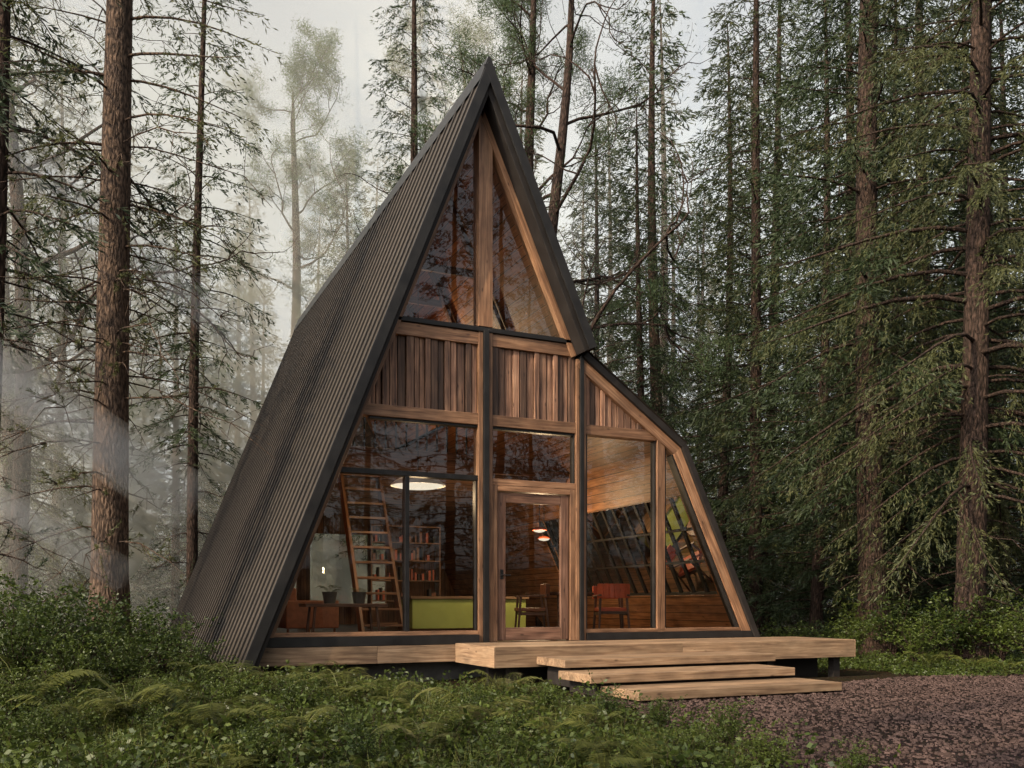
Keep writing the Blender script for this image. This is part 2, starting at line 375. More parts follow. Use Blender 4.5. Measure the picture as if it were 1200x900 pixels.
f2 = spruce('far_spruce_b', 32, 22, .2, 1.5, 2.8, 130, sag=.5, tw=9, needle=.26, nw=.065, dens=.5, mats=[M_bark, M_ndl2])
f3 = spruce('far_spruce_c', 33, 28, .28, 4.5, 3.4, 120, sag=.5, tw=9, needle=.26, nw=.065, dens=.5, hang=.5, dead=10)

CX, CY = -5.076, -11.976
def W(u, d):   # layout helper: bearing/distance from the viewpoint -> ground position
    t = (u-600)/1064*d
    return (-5.076+.4195*d+.9078*t, -11.976+.9078*d-.4195*t)
def gz(x, y):
    z = -.1+.05*math.sin(x*.7+1)*math.cos(y*.6)+.03*math.sin(x*1.9)*math.sin(y*1.7+2)
    z += .16*max(0, min(1, (-x-1.5)/2))*max(0, min(1, (y+6)/4))
    dd = max(0, math.hypot(x, y-4)-14); z += .0006*dd*dd if dd < 40 else .96+.05*(dd-40)
    if -3 < x < 9 and -10.5 < y < -1.5: z = -.1+(z+.1)*max(0, min(1, (-x-1.5)/1.2))
    return z
trees = [
 ('spruce_tree', m_big, -4.85, 2.79, .4, .88), ('spruce_tree', m_thin, -2.6, 14.2, 1, 1),
 ('spruce_tree', m_sp4, *W(205, 31), 2, .95), ('spruce_tree', m_sp3, *W(478, 28), 0.5, .82),
 ('pine_tree', m_pine, *W(655, 25), 3.4, 1.0), ('spruce_tree', m_sp1, *W(757, 26), 1.2, .60),
 ('spruce_tree', m_sp2, *W(885, 25), .2, .95), ('spruce_tree', m_sp3, *W(1025, 19), 2.2, 1.0),
 ('spruce_tree', m_near, *W(1135, 16.5), 4.1, .95), ('spruce_tree', m_sp1, *W(1215, 20), 3.1, 1.0),
 ('pine_tree', m_pine2, *W(560, 38), 1.4, 1.1), ('spruce_tree', m_sp2, *W(15, 24), 5, .95),
 ('spruce_tree', m_thin, *W(-25, 13), 2.9, 1), ('pine_tree', m_pine, *W(320, 36), .6, 1.15),
 ('bare_tree', m_bare, *W(20, 19), 2.6, 1.0), ('bare_tree', m_bare, *W(640, 22), 1.1, 1.05),
 ('spruce_tree', m_sp4, *W(955, 22), .6, 1.0), ('spruce_tree', m_sp4, *W(690, 34), .9, 1.15), ('spruce_tree', m_sp4, *W(840, 30), .3, 1.2),
 ('spruce_tree', m_sp1, *W(1100, 27), .3, 1.0), ('spruce_tree', m_sp1, *W(985, 30), 2.3, 1.0), ('spruce_tree', m_sp1, *W(900, 33), 4.3, 1.0),
 ('spruce_tree', m_sp4, *W(60, 27), 1.3, 1.05), ('spruce_tree', m_sp1, *W(300, 40), 1.9, .75), ('spruce_tree', m_sp4, *W(395, 36), .2, 1.1),
 ('spruce_tree', m_sp1, *W(140, 36), 2.9, .8), ('spruce_tree', m_sp4, *W(1060, 22), 1.9, 1.0), ('spruce_tree', m_sp4, *W(1180, 24), 2.9, 1.1),
]
for nm, me, x, y, r, s in trees: inst(nm, me, (x, y, gz(x, y)), r, s)
forest = empty('distant_forest')
rng = np.random.default_rng(42); placed = []
protos = [f1, f2, f1, f3]
tries = 0
while len(placed) < 105 and tries < 6000:
    tries += 1
    d = rng.uniform(32, 80); u = rng.uniform(-250, 1450)
    x, y = W(u, d)
    if -7 < x < 9 and -3 < y < 17: continue
    if any((x-a)**2+(y-b)**2 < 14 for a, b in placed): continue
    s = rng.uniform(.75, 1.05) if u > 640 else rng.uniform(.55, .9)
    placed.append((x, y)); inst('distant_tree', protos[rng.integers(len(protos))], (x, y, gz(x, y)), rng.uniform(0, 6.28), s, forest)
for k in range(13):
    x = -8+k*2.9; y = -27+rng.uniform(-3, 3)
    inst('distant_tree', [f1, f3, f2][k % 3], (x, y, gz(x, y)), rng.uniform(0, 6.28), rng.uniform(.85, 1.1), forest)
for x, y, me, s in ((-22, 4, m_thin, .9), (-27, 9, f3, .9), (17, -6, f1, 1), (20, 0, f3, 1), (19, -12, f1, 1), (13, -19, m_thin, 1), (3, -19, m_thin, 1),
                    (-13.5, -12.5, m_pine2, .7), (-21, -6.8, m_thin, 1.0), (-26, -15, m_thin, 1.0)):  # out-of-view trees at left, added to break up the sunlight
    inst('distant_tree', me, (x, y, gz(x, y)), rng.uniform(0, 6.28), s, forest)

# ---------------------------------------------------------------- ground
def build_ground():
    n = 161
    a = np.linspace(-1, 1, n); a = np.sign(a)*(np.abs(a)**2.6)*260
    V = [(x+0, y-2, gz(x, y-2)) for y in a for x in a]
    F = [(j*n+i, j*n+i+1, (j+1)*n+i+1, (j+1)*n+i) for j in range(n-1) for i in range(n-1)]
    me = npmesh('ground', V, F, np.zeros(len(F)), [M_ground]); inst('ground', me, (0, 0, 0))
build_ground()
def in_path(x, y):
    e = .15*math.sin(y*1.7)+.1*math.sin(y*4.1)
    if x < .0+e-.36*max(0, (-4-y)): return False
    top = -2.3+.2*math.sin(x*1.3)-.03*x
    return y < top and y > -12
def build_path():
    st = .2; V = []; F = []; ix = {}
    def vid(i, j):
        if (i, j) not in ix:
            ix[(i, j)] = len(V); x, y = i*st, j*st
            V.append((x, y, gz(x, y)+.03))
        return ix[(i, j)]
    for i in range(-14, 90):
        for j in range(-60, -11):
            if in_path((i+.5)*st, (j+.5)*st): F.append((vid(i, j), vid(i+1, j), vid(i+1, j+1), vid(i, j+1)))
    me = npmesh('gravel_path', V, F, np.zeros(len(F)), [M_gravel]); g = inst('gravel_path', me, (0, 0, 0))
    r = np.random.default_rng(5); o = NP(); 
    cube = np.array([[-1, -1, -1], [1, -1, -1], [1, 1, -1], [-1, 1, -1], [-.7, -.7, 1], [.7, -.7, 1], [.7, .7, 1], [-.7, .7, 1]], float)
    cf = np.array([[0, 1, 5, 4], [1, 2, 6, 5], [2, 3, 7, 6], [3, 0, 4, 7], [4, 5, 6, 7]])
    P = []
    while len(P) < 30000:
        x = r.uniform(-2, 9.5); y = r.uniform(-9.5, -2.3)
        if in_path(x, y): P.append((x, y, gz(x, y)+.033))
    P = np.array(P); nn = len(P)
    sz = r.uniform(.004, .015, (nn, 1, 1))*r.uniform(.5, 1.9, (nn, 1, 3)); sz[..., 2] *= .6
    C = (cube[None]+r.normal(size=(nn, 8, 3))*.22)*sz
    an = r.uniform(0, 6.28, nn); c, s = np.cos(an)[:, None], np.sin(an)[:, None]
    X = C[..., 0]*c-C[..., 1]*s; Y = C[..., 0]*s+C[..., 1]*c; C = np.stack([X, Y, C[..., 2]], -1)+P[:, None]
    o.add(C.reshape(-1, 3), (cf[None]+np.arange(nn)[:, None, None]*8).reshape(-1, 4), 1)
    st_m = foliage('gravel_stones_mat', (.010, .007, .006), (.09, .058, .05), 0, .9, .1)
    inst('gravel_stones', o.mesh('gravel_stones', [M_gravel, st_m]), (0, 0, 0), parent=g)
build_path()

# ---------------------------------------------------------------- undergrowth (merged into a few meshes)
def patch(seed, n=760, R=.62, h=.10, L=.028, k=1):
    r = np.random.default_rng(seed); o = NP()
    a = r.uniform(0, 6.28, n); q = R*np.sqrt(r.uniform(0, 1, n))
    bump = .5+.5*np.sin(a*2+seed)*np.cos(q*7)
    z = h*bump*r.uniform(.1, 1, n)
    P = np.stack([q*np.cos(a), q*np.sin(a), z], 1)
    D = r.normal(size=(n, 3)); D[:, 2] = D[:, 2]*.35+.15
    o.blades(P, D, L*r.uniform(.6, 1.5, n), L*.6*r.uniform(.7, 1.2, n), r, k, .5)
    for i in range(12):
        b = np.array([*(r.normal(size=2)*R*.45), 0]); hh = r.uniform(.08, .24); t = b+np.array([*(r.normal(size=2)*.07), hh])
        s = np.linspace(0, 1, 5); pts = b+np.outer(s, t-b)+np.outer(s**2, [*(r.normal(size=2)*.04), 0]); o.tube(pts, np.linspace(.003, .001, 5), 3)
        m = 14; ii = r.integers(1, 5, m); Dd = r.normal(size=(m, 3)); Dd[:, 2] = Dd[:, 2]*.3+.1
        o.blades(pts[ii]+r.normal(size=(m, 3))*.008, Dd, .045*r.uniform(.6, 1.2, m), .022, r, 2 if i % 2 else k, .5)
    return o.raw()
def grassp(seed, n=140):
    r = np.random.default_rng(seed); o = NP()
    P = np.stack([r.normal(size=n)*.18, r.normal(size=n)*.18, np.zeros(n)], 1); D = r.normal(size=(n, 3))*.4; D[:, 2] = 1
    o.blades(P, D, r.uniform(.12, .3, n), .006, r, 3, .4)
    return o.raw()
def shrubm(seed, H=1.0, R=.6, n=2600, L=.05):
    r = np.random.default_rng(seed); o = NP(); T = []
    for i in range(26):
        az = r.uniform(0, 6.28); sp = r.uniform(.2, 1)*R; hh = H*r.uniform(.55, 1.05)
        s = np.linspace(0, 1, 6); b = np.stack([sp*s**1.3*math.cos(az), sp*s**1.3*math.sin(az), hh*s-.1*s**3], 1)+r.normal(size=(6, 3))*.02
        o.tube(b, np.linspace(.008, .002, 6), 4)
        for k in range(12):
            q = b[r.integers(2, 6)]; T.append((q, q+np.array([*r.normal(size=2)*.14, r.uniform(-.02, .16)])))
    idx = r.integers(0, len(T), n); A = np.array([t[0] for t in T])[idx]; B = np.array([t[1] for t in T])[idx]
    P = A+(B-A)*r.uniform(0, 1.1, (n, 1)); D = r.normal(size=(n, 3))*.8+(B-A)*3; D[:, 2] *= .6
    o.blades(P, D, L*r.uniform(.6, 1.3, n), L*.5*r.uniform(.7, 1.2, n), r, 1, .5)
    return o.mesh('shrub', [M_bark, M_shrub])
def fernm(seed, n=8, Ln=.7):
    r = np.random.default_rng(seed); o = NP()
    for i in range(n):
        az = i*6.283/n+r.uniform(-.35, .35); L = Ln*r.uniform(.6, 1.15); h = np.array([math.cos(az), math.sin(az), 0]); pr = np.array([-h[1], h[0], 0])
        s = np.linspace(0, 1, 9); up = r.uniform(1.1, 1.8)
        b = np.outer(L*s*.75, h); b[:, 2] = L*(up*s-.78*up*s**2)+r.uniform(-.02, .02)
        o.tube(b, np.linspace(.004, .001, 9), 3, 3)
        m = 30; ss = np.linspace(.14, .98, m)
        P = np.stack([np.interp(ss, s, b[:, k]) for k in range(3)], 1)
        w = L*.24*np.sin(np.pi*np.clip(ss*.88+.12, 0, 1))**.8
        for sg in (-1, 1):
            D = pr*sg+h*.35+r.normal(size=(m, 3))*.06; D[:, 2] -= .18
            D /= np.linalg.norm(D, axis=1)[:, None]
            Sd = np.cross(D, np.array([0, 0, 1.])); Sd /= np.linalg.norm(Sd, axis=1)[:, None]
            wd = L*.036; Lw = w[:, None]
            V = np.stack([P, P+D*Lw*.3+Sd*wd/2, P+D*Lw, P+D*Lw*.3-Sd*wd/2], 1).reshape(-1, 3)
            o.add(V, np.arange(4*m).reshape(-1, 4), 3)
    return o.raw()
UM = [M_bark, M_leaf, M_shrub, M_fern]
class Merge:
    def __init__(s): s.V = []; s.F = []; s.M = []; s.n = 0
    def put(s, raw, x, y, z, rz, sc, tilt=(0, 0)):
        V, F, M = raw; V = V*np.array(sc if isinstance(sc, tuple) else (sc,)*3)
        R = np.array(Matrix.Rotation(rz, 3, 'Z') @ Matrix.Rotation(tilt[0], 3, 'X') @ Matrix.Rotation(tilt[1], 3, 'Y'))
        V = V @ R.T+np.array([x, y, z]); s.V.append(V.astype(np.float32)); s.F.append((F+s.n).astype(np.int32)); s.M.append(M.astype(np.int8)); s.n += len(V)
    def mesh(s, name): return npmesh(name, np.concatenate(s.V), np.concatenate(s.F), np.concatenate(s.M), UM)
patches = [patch(i) for i in range(6)]+[patch(9, 520, .6, .14, .036, 2)]
coarse = [patch(40+i, 330, .7, .14, .05, 1+i % 2) for i in range(3)]
grasses = [grassp(1), grassp(2)]
shrubs = [shrubm(20+i) for i in range(3)]+[shrubm(25, .7, .7, 2600, .04)]
ferns = [fernm(i) for i in range(4)]+[fernm(7, 10, .78)]
def blocked(x, y, m=.25):
    if -3.4-m < x < 5+m and -.2-m < y < 12.8: return True
    if -.6-m < x < 5.75+m and -1.5-m < y < 0: return True
    if .0-m < x < 3.5+m and -3.8-m < y < -1: return True
    return in_path(x+m*.7, y+m*.5) or in_path(x, y)
mg_ = Merge(); cnt = 0; rr = random.Random(3)
while cnt < 800:
    d = 3.4+15*rr.random()**1.35; u = rr.uniform(-120, 1320)
    x, y = W(u, d)
    if blocked(x, y, .45): continue
    s = rr.uniform(.6, 1.25)
    mg_.put(rr.choice(patches if d < 10 else coarse), x, y, gz(x, y)-.01, rr.uniform(0, 6.28), (s, s, s*rr.uniform(.6, 1.4))); cnt += 1
cnt = 0
while cnt < 110:
    d = rr.uniform(4.5, 14); u = rr.uniform(-80, 1300)
    x, y = W(u, d)
    if blocked(x, y, .2): continue
    mg_.put(rr.choice(grasses), x, y, gz(x, y), rr.uniform(0, 6.28), rr.uniform(.5, 1.0)); cnt += 1
inst('undergrowth', mg_.mesh('undergrowth'), (0, 0, 0))
mg_ = Merge(); cnt = 0
while cnt < 30:
    d = rr.uniform(4.8, 12.5); u = rr.uniform(-80, 840)
    x, y = W(u, d)
    if blocked(x, y, .45): continue
    mg_.put(rr.choice(ferns), x, y, gz(x, y)+.03, rr.uniform(0, 6.28), rr.uniform(.5, .9)*(.75 if d < 6.5 else 1), (rr.uniform(-.15, .15), rr.uniform(-.15, .15))); cnt += 1
for u, d, s in ((400, 8.6, 1.0), (455, 8.0, 1.0), (330, 9.3, .95), (590, 10.0, .8), (275, 9.4, .9), (150, 7.4, 1.0), (85, 6.8, 1.0), (245, 6.6, .85), (560, 7.2, .85), (650, 6.9, .75), (30, 8.0, 1.1), (500, 6.1, .75), (350, 6.3, .8), (700, 7.6, .65), (1140, 14, .9), (1090, 14.5, .9), (1180, 13.5, .8)):
    x, y = W(u, d); mg_.put(rr.choice(ferns), x, y, gz(x, y)+.05, rr.uniform(0, 6.28), s)
inst('fern_bed', mg_.mesh('fern_bed'), (0, 0, 0))
for u, d, s in ((15, 9.5, 1.0), (60, 10.5, 1.1), (105, 11, 1.1), (150, 10.6, .95), (190, 11.3, 1.0), (35, 12.5, 1.3), (120, 12.6, 1.1), (170, 12.8, 1.2), (-20, 11, 1.3), (230, 10.2, .6), (255, 9.6, .5), (85, 9.2, .7), (140, 9.6, .65),
                (915, 16.4, .8), (930, 17, 1), (960, 18, 1.1), (1000, 17, .9), (1045, 18, 1.2), (1075, 15.5, .9), (1110, 16, 1.1), (1130, 16.3, 1.3), (1175, 16, 1.1), (1210, 15, 1.1), (1010, 19, 1.3), (1075, 20, 1.4), (1160, 19, 1.4),
                (850, 6.7, .40), (770, 7.6, .34), (715, 8.1, .36), (1000, 5.5, .28), (900, 5.8, .34), (815, 6.4, .38), (640, 8.6, .35), (560, 7.9, .38), (480, 8.9, .38), (350, 7.6, .42), (200, 6.6, .42), (60, 6.4, .5), (590, 5.9, .34), (420, 5.6, .32), (670, 6.0, .3), (745, 5.9, .34), (120, 5.6, .36), (300, 5.5, .34), (520, 6.8, .36), (420, 7.0, .4), (270, 8.0, .45), (10, 7.3, .5), (180, 8.4, .5)):
    x, y = W(u, d)
    inst('shrub', rr.choice(shrubs), (x, y, gz(x, y)), rr.uniform(0, 6.28), s)

# ---------------------------------------------------------------- cabin
cab = empty('a_frame_cabin')
A = (-.06, 8.52); E = (-3.38, .185); K = (1.62, 4.77); D1 = (3.42, 3.53); D2 = (4.92, .40)
Y0, Y1 = -.35, 12.5
def off(line, dist):
    L = [Vector(p) for p in line]; out = []
    ns = []
    for a, b in zip(L[:-1], L[1:]):
        d = (b-a).normalized(); ns.append(Vector((d.y, -d.x)))
    for i, p in enumerate(L):
        if i == 0: n = ns[0]; k = 1
        elif i == len(L)-1: n = ns[-1]; k = 1
        else: n = (ns[i-1]+ns[i]).normalized(); k = 1/n.dot(ns[i])
        out.append(tuple(p+n*dist*k))
    return out
def inner(line, dist, side):
    return off(line, dist if side > 0 else -dist)
TH = .16
Li = inner([A, E], TH, -1); Ri = inner([A, K], TH, +1)
IA = (A[0], 8.1)
mb = MB()
mb.prism([A, E, Li[1], IA], Y0, Y1); mb.prism([A, IA, Ri[1], K], Y0, Y1)
Dl = [K, D1, D2]; Di = inner(Dl, .1, +1)
sgn = 1 if Di[1][0] < D1[0] else -1
if sgn < 0: Di = inner(Dl, .1, -1)
def dside(p): return inner(Dl, p, 1 if sgn > 0 else -1)
mb.prism([K, D1, Di[1], Di[0]], -.15, Y1)
def lerp(a, b, t): return (a[0]+(b[0]-a[0])*t, a[1]+(b[1]-a[1])*t)
t0, t1 = .22, .74
def seg(a, b, ta, tb, th0, th1, y0, y1, builder, **k):
    o0 = dside(th0); o1 = dside(th1)
    builder.prism([lerp(o0[1], o0[2], ta), lerp(o0[1], o0[2], tb), lerp(o1[1], o1[2], tb), lerp(o1[1], o1[2], ta)], y0, y1, **k)
WY0, WY1 = .35, 5.6
seg(0, 0, 0, t0, 0, .1, -.15, Y1, mb); seg(0, 0, t1, 1, 0, .1, -.15, Y1, mb)
seg(0, 0, t0, t1, 0, .1, -.15, WY0, mb); seg(0, 0, t0, t1, 0, .1, WY1, Y1, mb)
mb.build('roof_structure', [M_slab], cab, .006)
def corr(p0, p1, y0, y1, outn, name, over=.05):
    d = Vector((p1[0]-p0[0], p1[1]-p0[1])); d.normalize(); n = Vector(outn).normalized()
    ys = []; ms_ = []; y = y0; per = .34
    while y < y1:
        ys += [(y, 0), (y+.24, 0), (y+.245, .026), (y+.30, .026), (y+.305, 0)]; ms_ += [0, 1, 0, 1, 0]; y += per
    k = [i for i, (a, b) in enumerate(ys) if a <= y1]
    ms_ = [ms_[i] for i in k]; ys = [ys[i] for i in k]+[(y1, 0)]
    q0 = Vector(p0); q1 = Vector(p1)+d*over; V = []; F = []; MI = []
    K_ = 6
    for i in range(K_+1):
        q = q0+(q1-q0)*i/K_
        for (yy, h) in ys:
            V.append((q.x+n.x*(h+.012), yy, q.y+n.y*(h+.012)))
    m = len(ys)
    for i in range(K_):
        for j in range(m-1): F.append((i*m+j, i*m+j+1, (i+1)*m+j+1, (i+1)*m+j)); MI.append(ms_[j])
    me = npmesh(name, V, F, MI, [M_roof, M_rib_shade], smooth_mi=5)
    inst(name, me, (0, 0, 0), parent=cab)
nl = (-(A[1]-E[1]), (A[0]-E[0])); nl = (-abs(nl[0]), abs(nl[1]))
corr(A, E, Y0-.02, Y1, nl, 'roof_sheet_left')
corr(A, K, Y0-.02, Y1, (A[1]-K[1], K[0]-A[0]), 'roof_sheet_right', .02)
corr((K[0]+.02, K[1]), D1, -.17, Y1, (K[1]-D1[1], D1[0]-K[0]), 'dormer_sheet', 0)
mb = MB()
mb.prism([(A[0]-.14, A[1]-.24), (A[0]-.02, A[1]+.10), (A[0]+.02, A[1]+.10), (A[0]+.15, A[1]-.24), (A[0], A[1]+.03)], Y0-.03, Y1+.02)
def trimline(p0, p1, w0, w1, y0, y1, side, b):
    a = inner([p0, p1], w0, side); c = inner([p0, p1], w1, side); b.prism([a[0], a[1], c[1], c[0]], y0, y1, g=(p1[0]-p0[0], p1[1]-p0[1]))
trimline(A, E, -.035, .10, Y0-.05, Y0-.022, -1, mb)
trimline(A, K, -.035, .10, Y0-.052, Y0-.024, 1, mb)
mb.build('roof_trim', [M_dark], cab, .004)

mb = MB()
a = inner([IA, Li[1]], .0, -1); b = inner([IA, Li[1]], .03, -1)
mb.prism([a[0], a[1], b[1], (b[0][0]-.0, b[0][1])], .12, 12.3, g=(E[0]-A[0], E[1]-A[1]), alongy=True)
Rk = lerp(IA, Ri[1], 1)
a = inner([IA, Rk], .0, 1); b = inner([IA, Rk], .03, 1)
mb.prism([a[0], a[1], b[1], b[0]], .12, 12.3, g=(K[0]-A[0], K[1]-A[1]), alongy=True)
o0 = dside(.102); o1 = dside(.13)
mb.prism([o0[0], o0[1], o1[1], o1[0]], .12, 12.3, g=(D1[0]-K[0], D1[1]-K[1]), alongy=True)
gg = (D2[0]-D1[0], D2[1]-D1[1])
for (ta, tb, y0, y1) in ((0, t0, .12, 12.3), (t1, 1, .12, 12.3), (t0, t1, .12, WY0), (t0, t1, WY1, 12.3)):
    seg(0, 0, ta, tb, .102, .13, y0, y1, mb, g=gg, alongy=True)
mb.build('interior_lining', [M_int], cab)
mb = MB()
for y in (1.6, 3.2, 4.8, 6.4, 8.0, 9.6, 11.2):
    a = inner([IA, Li[1]], .08, -1); mb.beam((a[0][0], y, a[0][1]-.15), (a[1][0], y, a[1][1]+.3), .07, .12, up=(0, 1, 0))
    a = inner([IA, Rk], .08, 1); mb.beam((a[0][0], y, a[0][1]-.15), (a[1][0], y, a[1][1]), .07, .12, up=(0, 1, 0))
    mb.box(-.75, .68, y+.06, y+.12, 6.3, 6.42)
mb.build('rafters', [M_door], cab, .004)
mb = MB()
o0 = dside(.02); o1 = dside(.09)
y = WY0
while y <= WY1+.01:
    c0 = lerp(lerp(o0[1], o0[2], t0), lerp(o1[1], o1[2], t0), .5); c1 = lerp(lerp(o0[1], o0[2], t1), lerp(o1[1], o1[2], t1), .5)
    mb.beam((c0[0], y, c0[1]), (c1[0], y, c1[1]), .035, .07, up=(0, 1, 0)); y += .375
for q in (t0, .4, .57, t1):
    c = lerp(lerp(o0[1], o0[2], q), lerp(o1[1], o1[2], q), .5)
    mb.beam((c[0], WY0, c[1]), (c[0], WY1, c[1]), .05, .035)
mb.build('side_window_mullions', [M_slab], cab)
mb = MB(); p = lerp(dside(.05)[1], dside(.05)[2], t0); q = lerp(dside(.05)[1], dside(.05)[2], t1)
mb.quad([(p[0], WY0, p[1]), (q[0], WY0, q[1]), (q[0], WY1, q[1]), (p[0], WY1, p[1])]); mb.build('side_window_glass', [M_glass], cab, recalc=False)

mb = MB(); mb.box(-2.9, 4.7, .25, 12.1, -.4, .39); mb.build('foundation', [M_conc], cab)
mb = MB(); mb.box(-3.02, 4.78, .0, 12.3, .395, .46, grain='y'); mb.box(-1.62, 3.25, 3.4, 12.25, 3.56, 3.68, grain='y')
mb.build('floor', [M_floor], cab)
mb = MB()
for i in range(9): mb.box(-1.7, 3.3, 3.6+i, 3.7+i, 3.36, 3.555)
mb.box(-1.6, 3.2, 3.33, 3.395, 3.4, 3.72)
mb.build('loft_joists', [M_door], cab, .005)
mb = MB()
for i in range(14): mb.box(-1.2+i*.19, -1.17+i*.19, 3.345, 3.375, 3.725, 4.6, grain='z')
mb.box(-1.25, 1.5, 3.33, 3.39, 4.602, 4.65); mb.build('loft_railing', [M_dark], cab, .003)
def hx(z, side):
    if side < 0: return A[0]+(E[0]-A[0])*(A[1]-z)/(A[1]-E[1])+.19
    if z > K[1]: return A[0]+(K[0]-A[0])*(A[1]-z)/(A[1]-K[1])-.19
    if z > D1[1]: return K[0]+(D1[0]-K[0])*(K[1]-z)/(K[1]-D1[1])-.15
    return D1[0]+(D2[0]-D1[0])*(D1[1]-z)/(D1[1]-D2[1])-.13
mb = MB()
for (z0, z1) in ((.46, 1.0), (2.9, 3.53), (3.53, 4.77)):
    mb.prism([(hx(z0, -1), z0), (hx(z0, 1), z0), (hx(z1-.001, 1), z1), (hx(z1, -1), z1)], 12.3, 12.4, g=(0, 1))
for (x0, x1) in ((None, -1.9), (-.15, .2), (2.3, None)):
    z0, z1 = 1.0, 2.9
    P = [(x0 if x0 is not None else hx(z0, -1), z0), (x1 if x1 is not None else hx(z0, 1), z0), (x1 if x1 is not None else hx(z1, 1), z1), (x0 if x0 is not None else hx(z1, -1), z1)]
    mb.prism(P, 12.3, 12.4, g=(0, 1))
mb.prism([(-.2, 4.77), (.1, 4.77), (.05, 8), (-.15, 8)], 12.3, 12.4)
mb.build('back_wall', [M_int], cab)

mf = MB(); md = MB(); ms = MB(); mt = MB()
fy0, fy1 = -.07, .10
mf.box(-.10, .115, fy0-.02, fy1+.02, 4.95, 8.12, grain='z')
mf.box(-.10, -.035, fy0-.015, fy1, .46, 4.87, grain='z'); mf.box(.05, .115, fy0-.015, fy1, .46, 4.87, grain='z')
mt.box(-.033, .048, fy0-.05, fy1+.01, .46, 4.90, grain='z')
mf.box(1.475, 1.53, fy0-.015, fy1, .46, 4.66, grain='z'); mf.box(1.592, 1.645, fy0-.015, fy1, .46, 4.66, grain='z')
mt.box(1.532, 1.59, fy0-.05, fy1+.01, .46, 4.72, grain='z')
mf.box(2.92, 3.06, fy0-.01, fy1, .46, 3.56, grain='z')
mt.box(-1.40, -.036, fy0-.03, fy1, 4.875, 4.925); mt.box(.05, 1.50, fy0-.03, fy1, 4.875, 4.925)
mt.box(-1.40, 1.50, fy0-.012, fy1-.003, 4.87, 4.945)
def lb(z, pad=.09): return hx(z, -1)+pad-.10
mf.prism([(lb(4.69), 4.69), (-.102, 4.69), (-.102, 4.865), (lb(4.865), 4.865)], fy0, fy1, g=(1, 0))
mf.box(.117, 1.473, fy0, fy1, 4.69, 4.865)
mf.prism([(lb(3.55), 3.55), (-.102, 3.55), (-.102, 3.71), (lb(3.71), 3.71)], fy0, fy1, g=(1, 0))
mf.box(.117, 1.473, fy0, fy1, 3.55, 3.71)
mf.prism([(1.647, 3.55), (3.33, 3.55), (3.12, 3.70), (1.647, 3.70)], fy0, fy1, g=(1, 0))
def siding(x0, x1, z0, topf, botf=None):
    x = x0; i = 0
    while x < x1-.01:
        w = min(random.uniform(.075, .13), x1-x); 
        a, b = x+.008, x+w-.008
        if b-a < .01: break
        za, zb = topf(a), topf(b)
        bz0 = max(z0, botf(a)) if botf else z0; bz1 = max(z0, botf(b)) if botf else z0
        if za > bz0+.02 or zb > bz1+.02:
            pr = (-.018, .0, .018)[i % 3] if random.random() < .8 else .006
            ms.prism([(a, bz0), (b, bz1), (b, max(zb, bz1+.01)), (a, max(za, bz0+.01))], -.035+pr, .03, g=(0, 1))
        x += w; i += 1
sl = (A[0]-E[0])/(A[1]-E[1])
siding(-1.78, -.102, 3.71, lambda x: min(4.69, 8.52-(A[0]-x+.17)/sl))
siding(.117, 1.473, 3.71, lambda x: 4.69)
do = dside(.2)
def dz(x): return do[0][1]+(do[1][1]-do[0][1])*(x-do[0][0])/(do[1][0]-do[0][0])
siding(1.647, 3.2, 3.70, lambda x: min(4.60, dz(x)+.02))
ms.build('facade_siding', [M_side], cab, .003)
mb = MB(); mb.prism([(-1.75, 3.6), (3.2, 3.6), (1.6, 4.72), (1.55, 4.85), (-1.28, 4.85)], .035, .085, g=(0, 1)); mb.build('facade_backing', [M_slab], cab)
trimline(IA, Li[1], .0, .085, fy0-.03, fy1-.01, -1, mf)
trimline(IA, Ri[1], .0, .085, fy0-.03, fy1-.01, 1, mf)
w0 = dside(.102); w1 = dside(.26)
gg1 = (D1[0]-K[0], D1[1]-K[1])
mf.prism([w0[0], w0[1], w1[1], w1[0]], fy0-.03, fy1, g=gg1)
mf.prism([w0[1], w0[2], w1[2], w1[1]], fy0-.03, fy1-.002, g=gg)
w2 = dside(.262); w3 = dside(.29)
mt.prism([w2[1], w2[2], w3[2], w3[1]], fy0-.0, fy1-.01, g=gg)
mt.prism([(hx(2.76, -1), 2.76), (-.102, 2.76), (-.102, 2.83), (hx(2.83, -1), 2.83)], fy0+.01, fy1-.02, g=(1, 0))
mf.box(.117, 1.473, fy0+.005, fy1-.02, 2.71, 2.80)
mt.box(-1.18, -1.12, fy0+.015, fy1-.03, .63, 2.757, grain='z')
for x in (1.66, 2.885, 3.075):
    mt.box(x, x+.028, fy0+.03, fy1-.03, .63, 3.548, grain='z')
mt.box(.117, .14, fy0+.03, fy1-.03, 2.80, 3.548, grain='z'); mt.box(1.45, 1.473, fy0+.03, fy1-.03, 2.80, 3.548, grain='z')
mt.box(-.13, -.104, fy0+.03, fy1-.03, .63, 2.757, grain='z')
mt.box(-1.68, -.104, fy0+.03, fy1-.03, 3.515, 3.548); mt.box(.142, 1.448, fy0+.03, fy1-.03, 3.515, 3.548)
mf.prism([(hx(.57, -1), .57), (-.102, .57), (-.102, .625), (hx(.625, -1), .625)], fy0-.01, fy1, g=(1, 0))
mf.prism([(1.647, .57), (4.72, .57), (4.70, .625), (1.647, .625)], fy0-.01, fy1, g=(1, 0))
mt.prism([(-3.17, .44), (-.102, .44), (-.102, .568), (-3.12, .568)], fy0-.05, fy1, g=(1, 0))
mt.prism([(1.647, .463), (4.86, .463), (4.80, .568), (1.647, .568)], fy0-.05, fy1, g=(1, 0))
for (xa, xb) in ((-3.24, -1.6), (-1.596, -.46)): md.box(xa, xb, -.13, -.09, .20, .435)
md.box(-.455, 4.9, -.128, -.09, .2, .415)
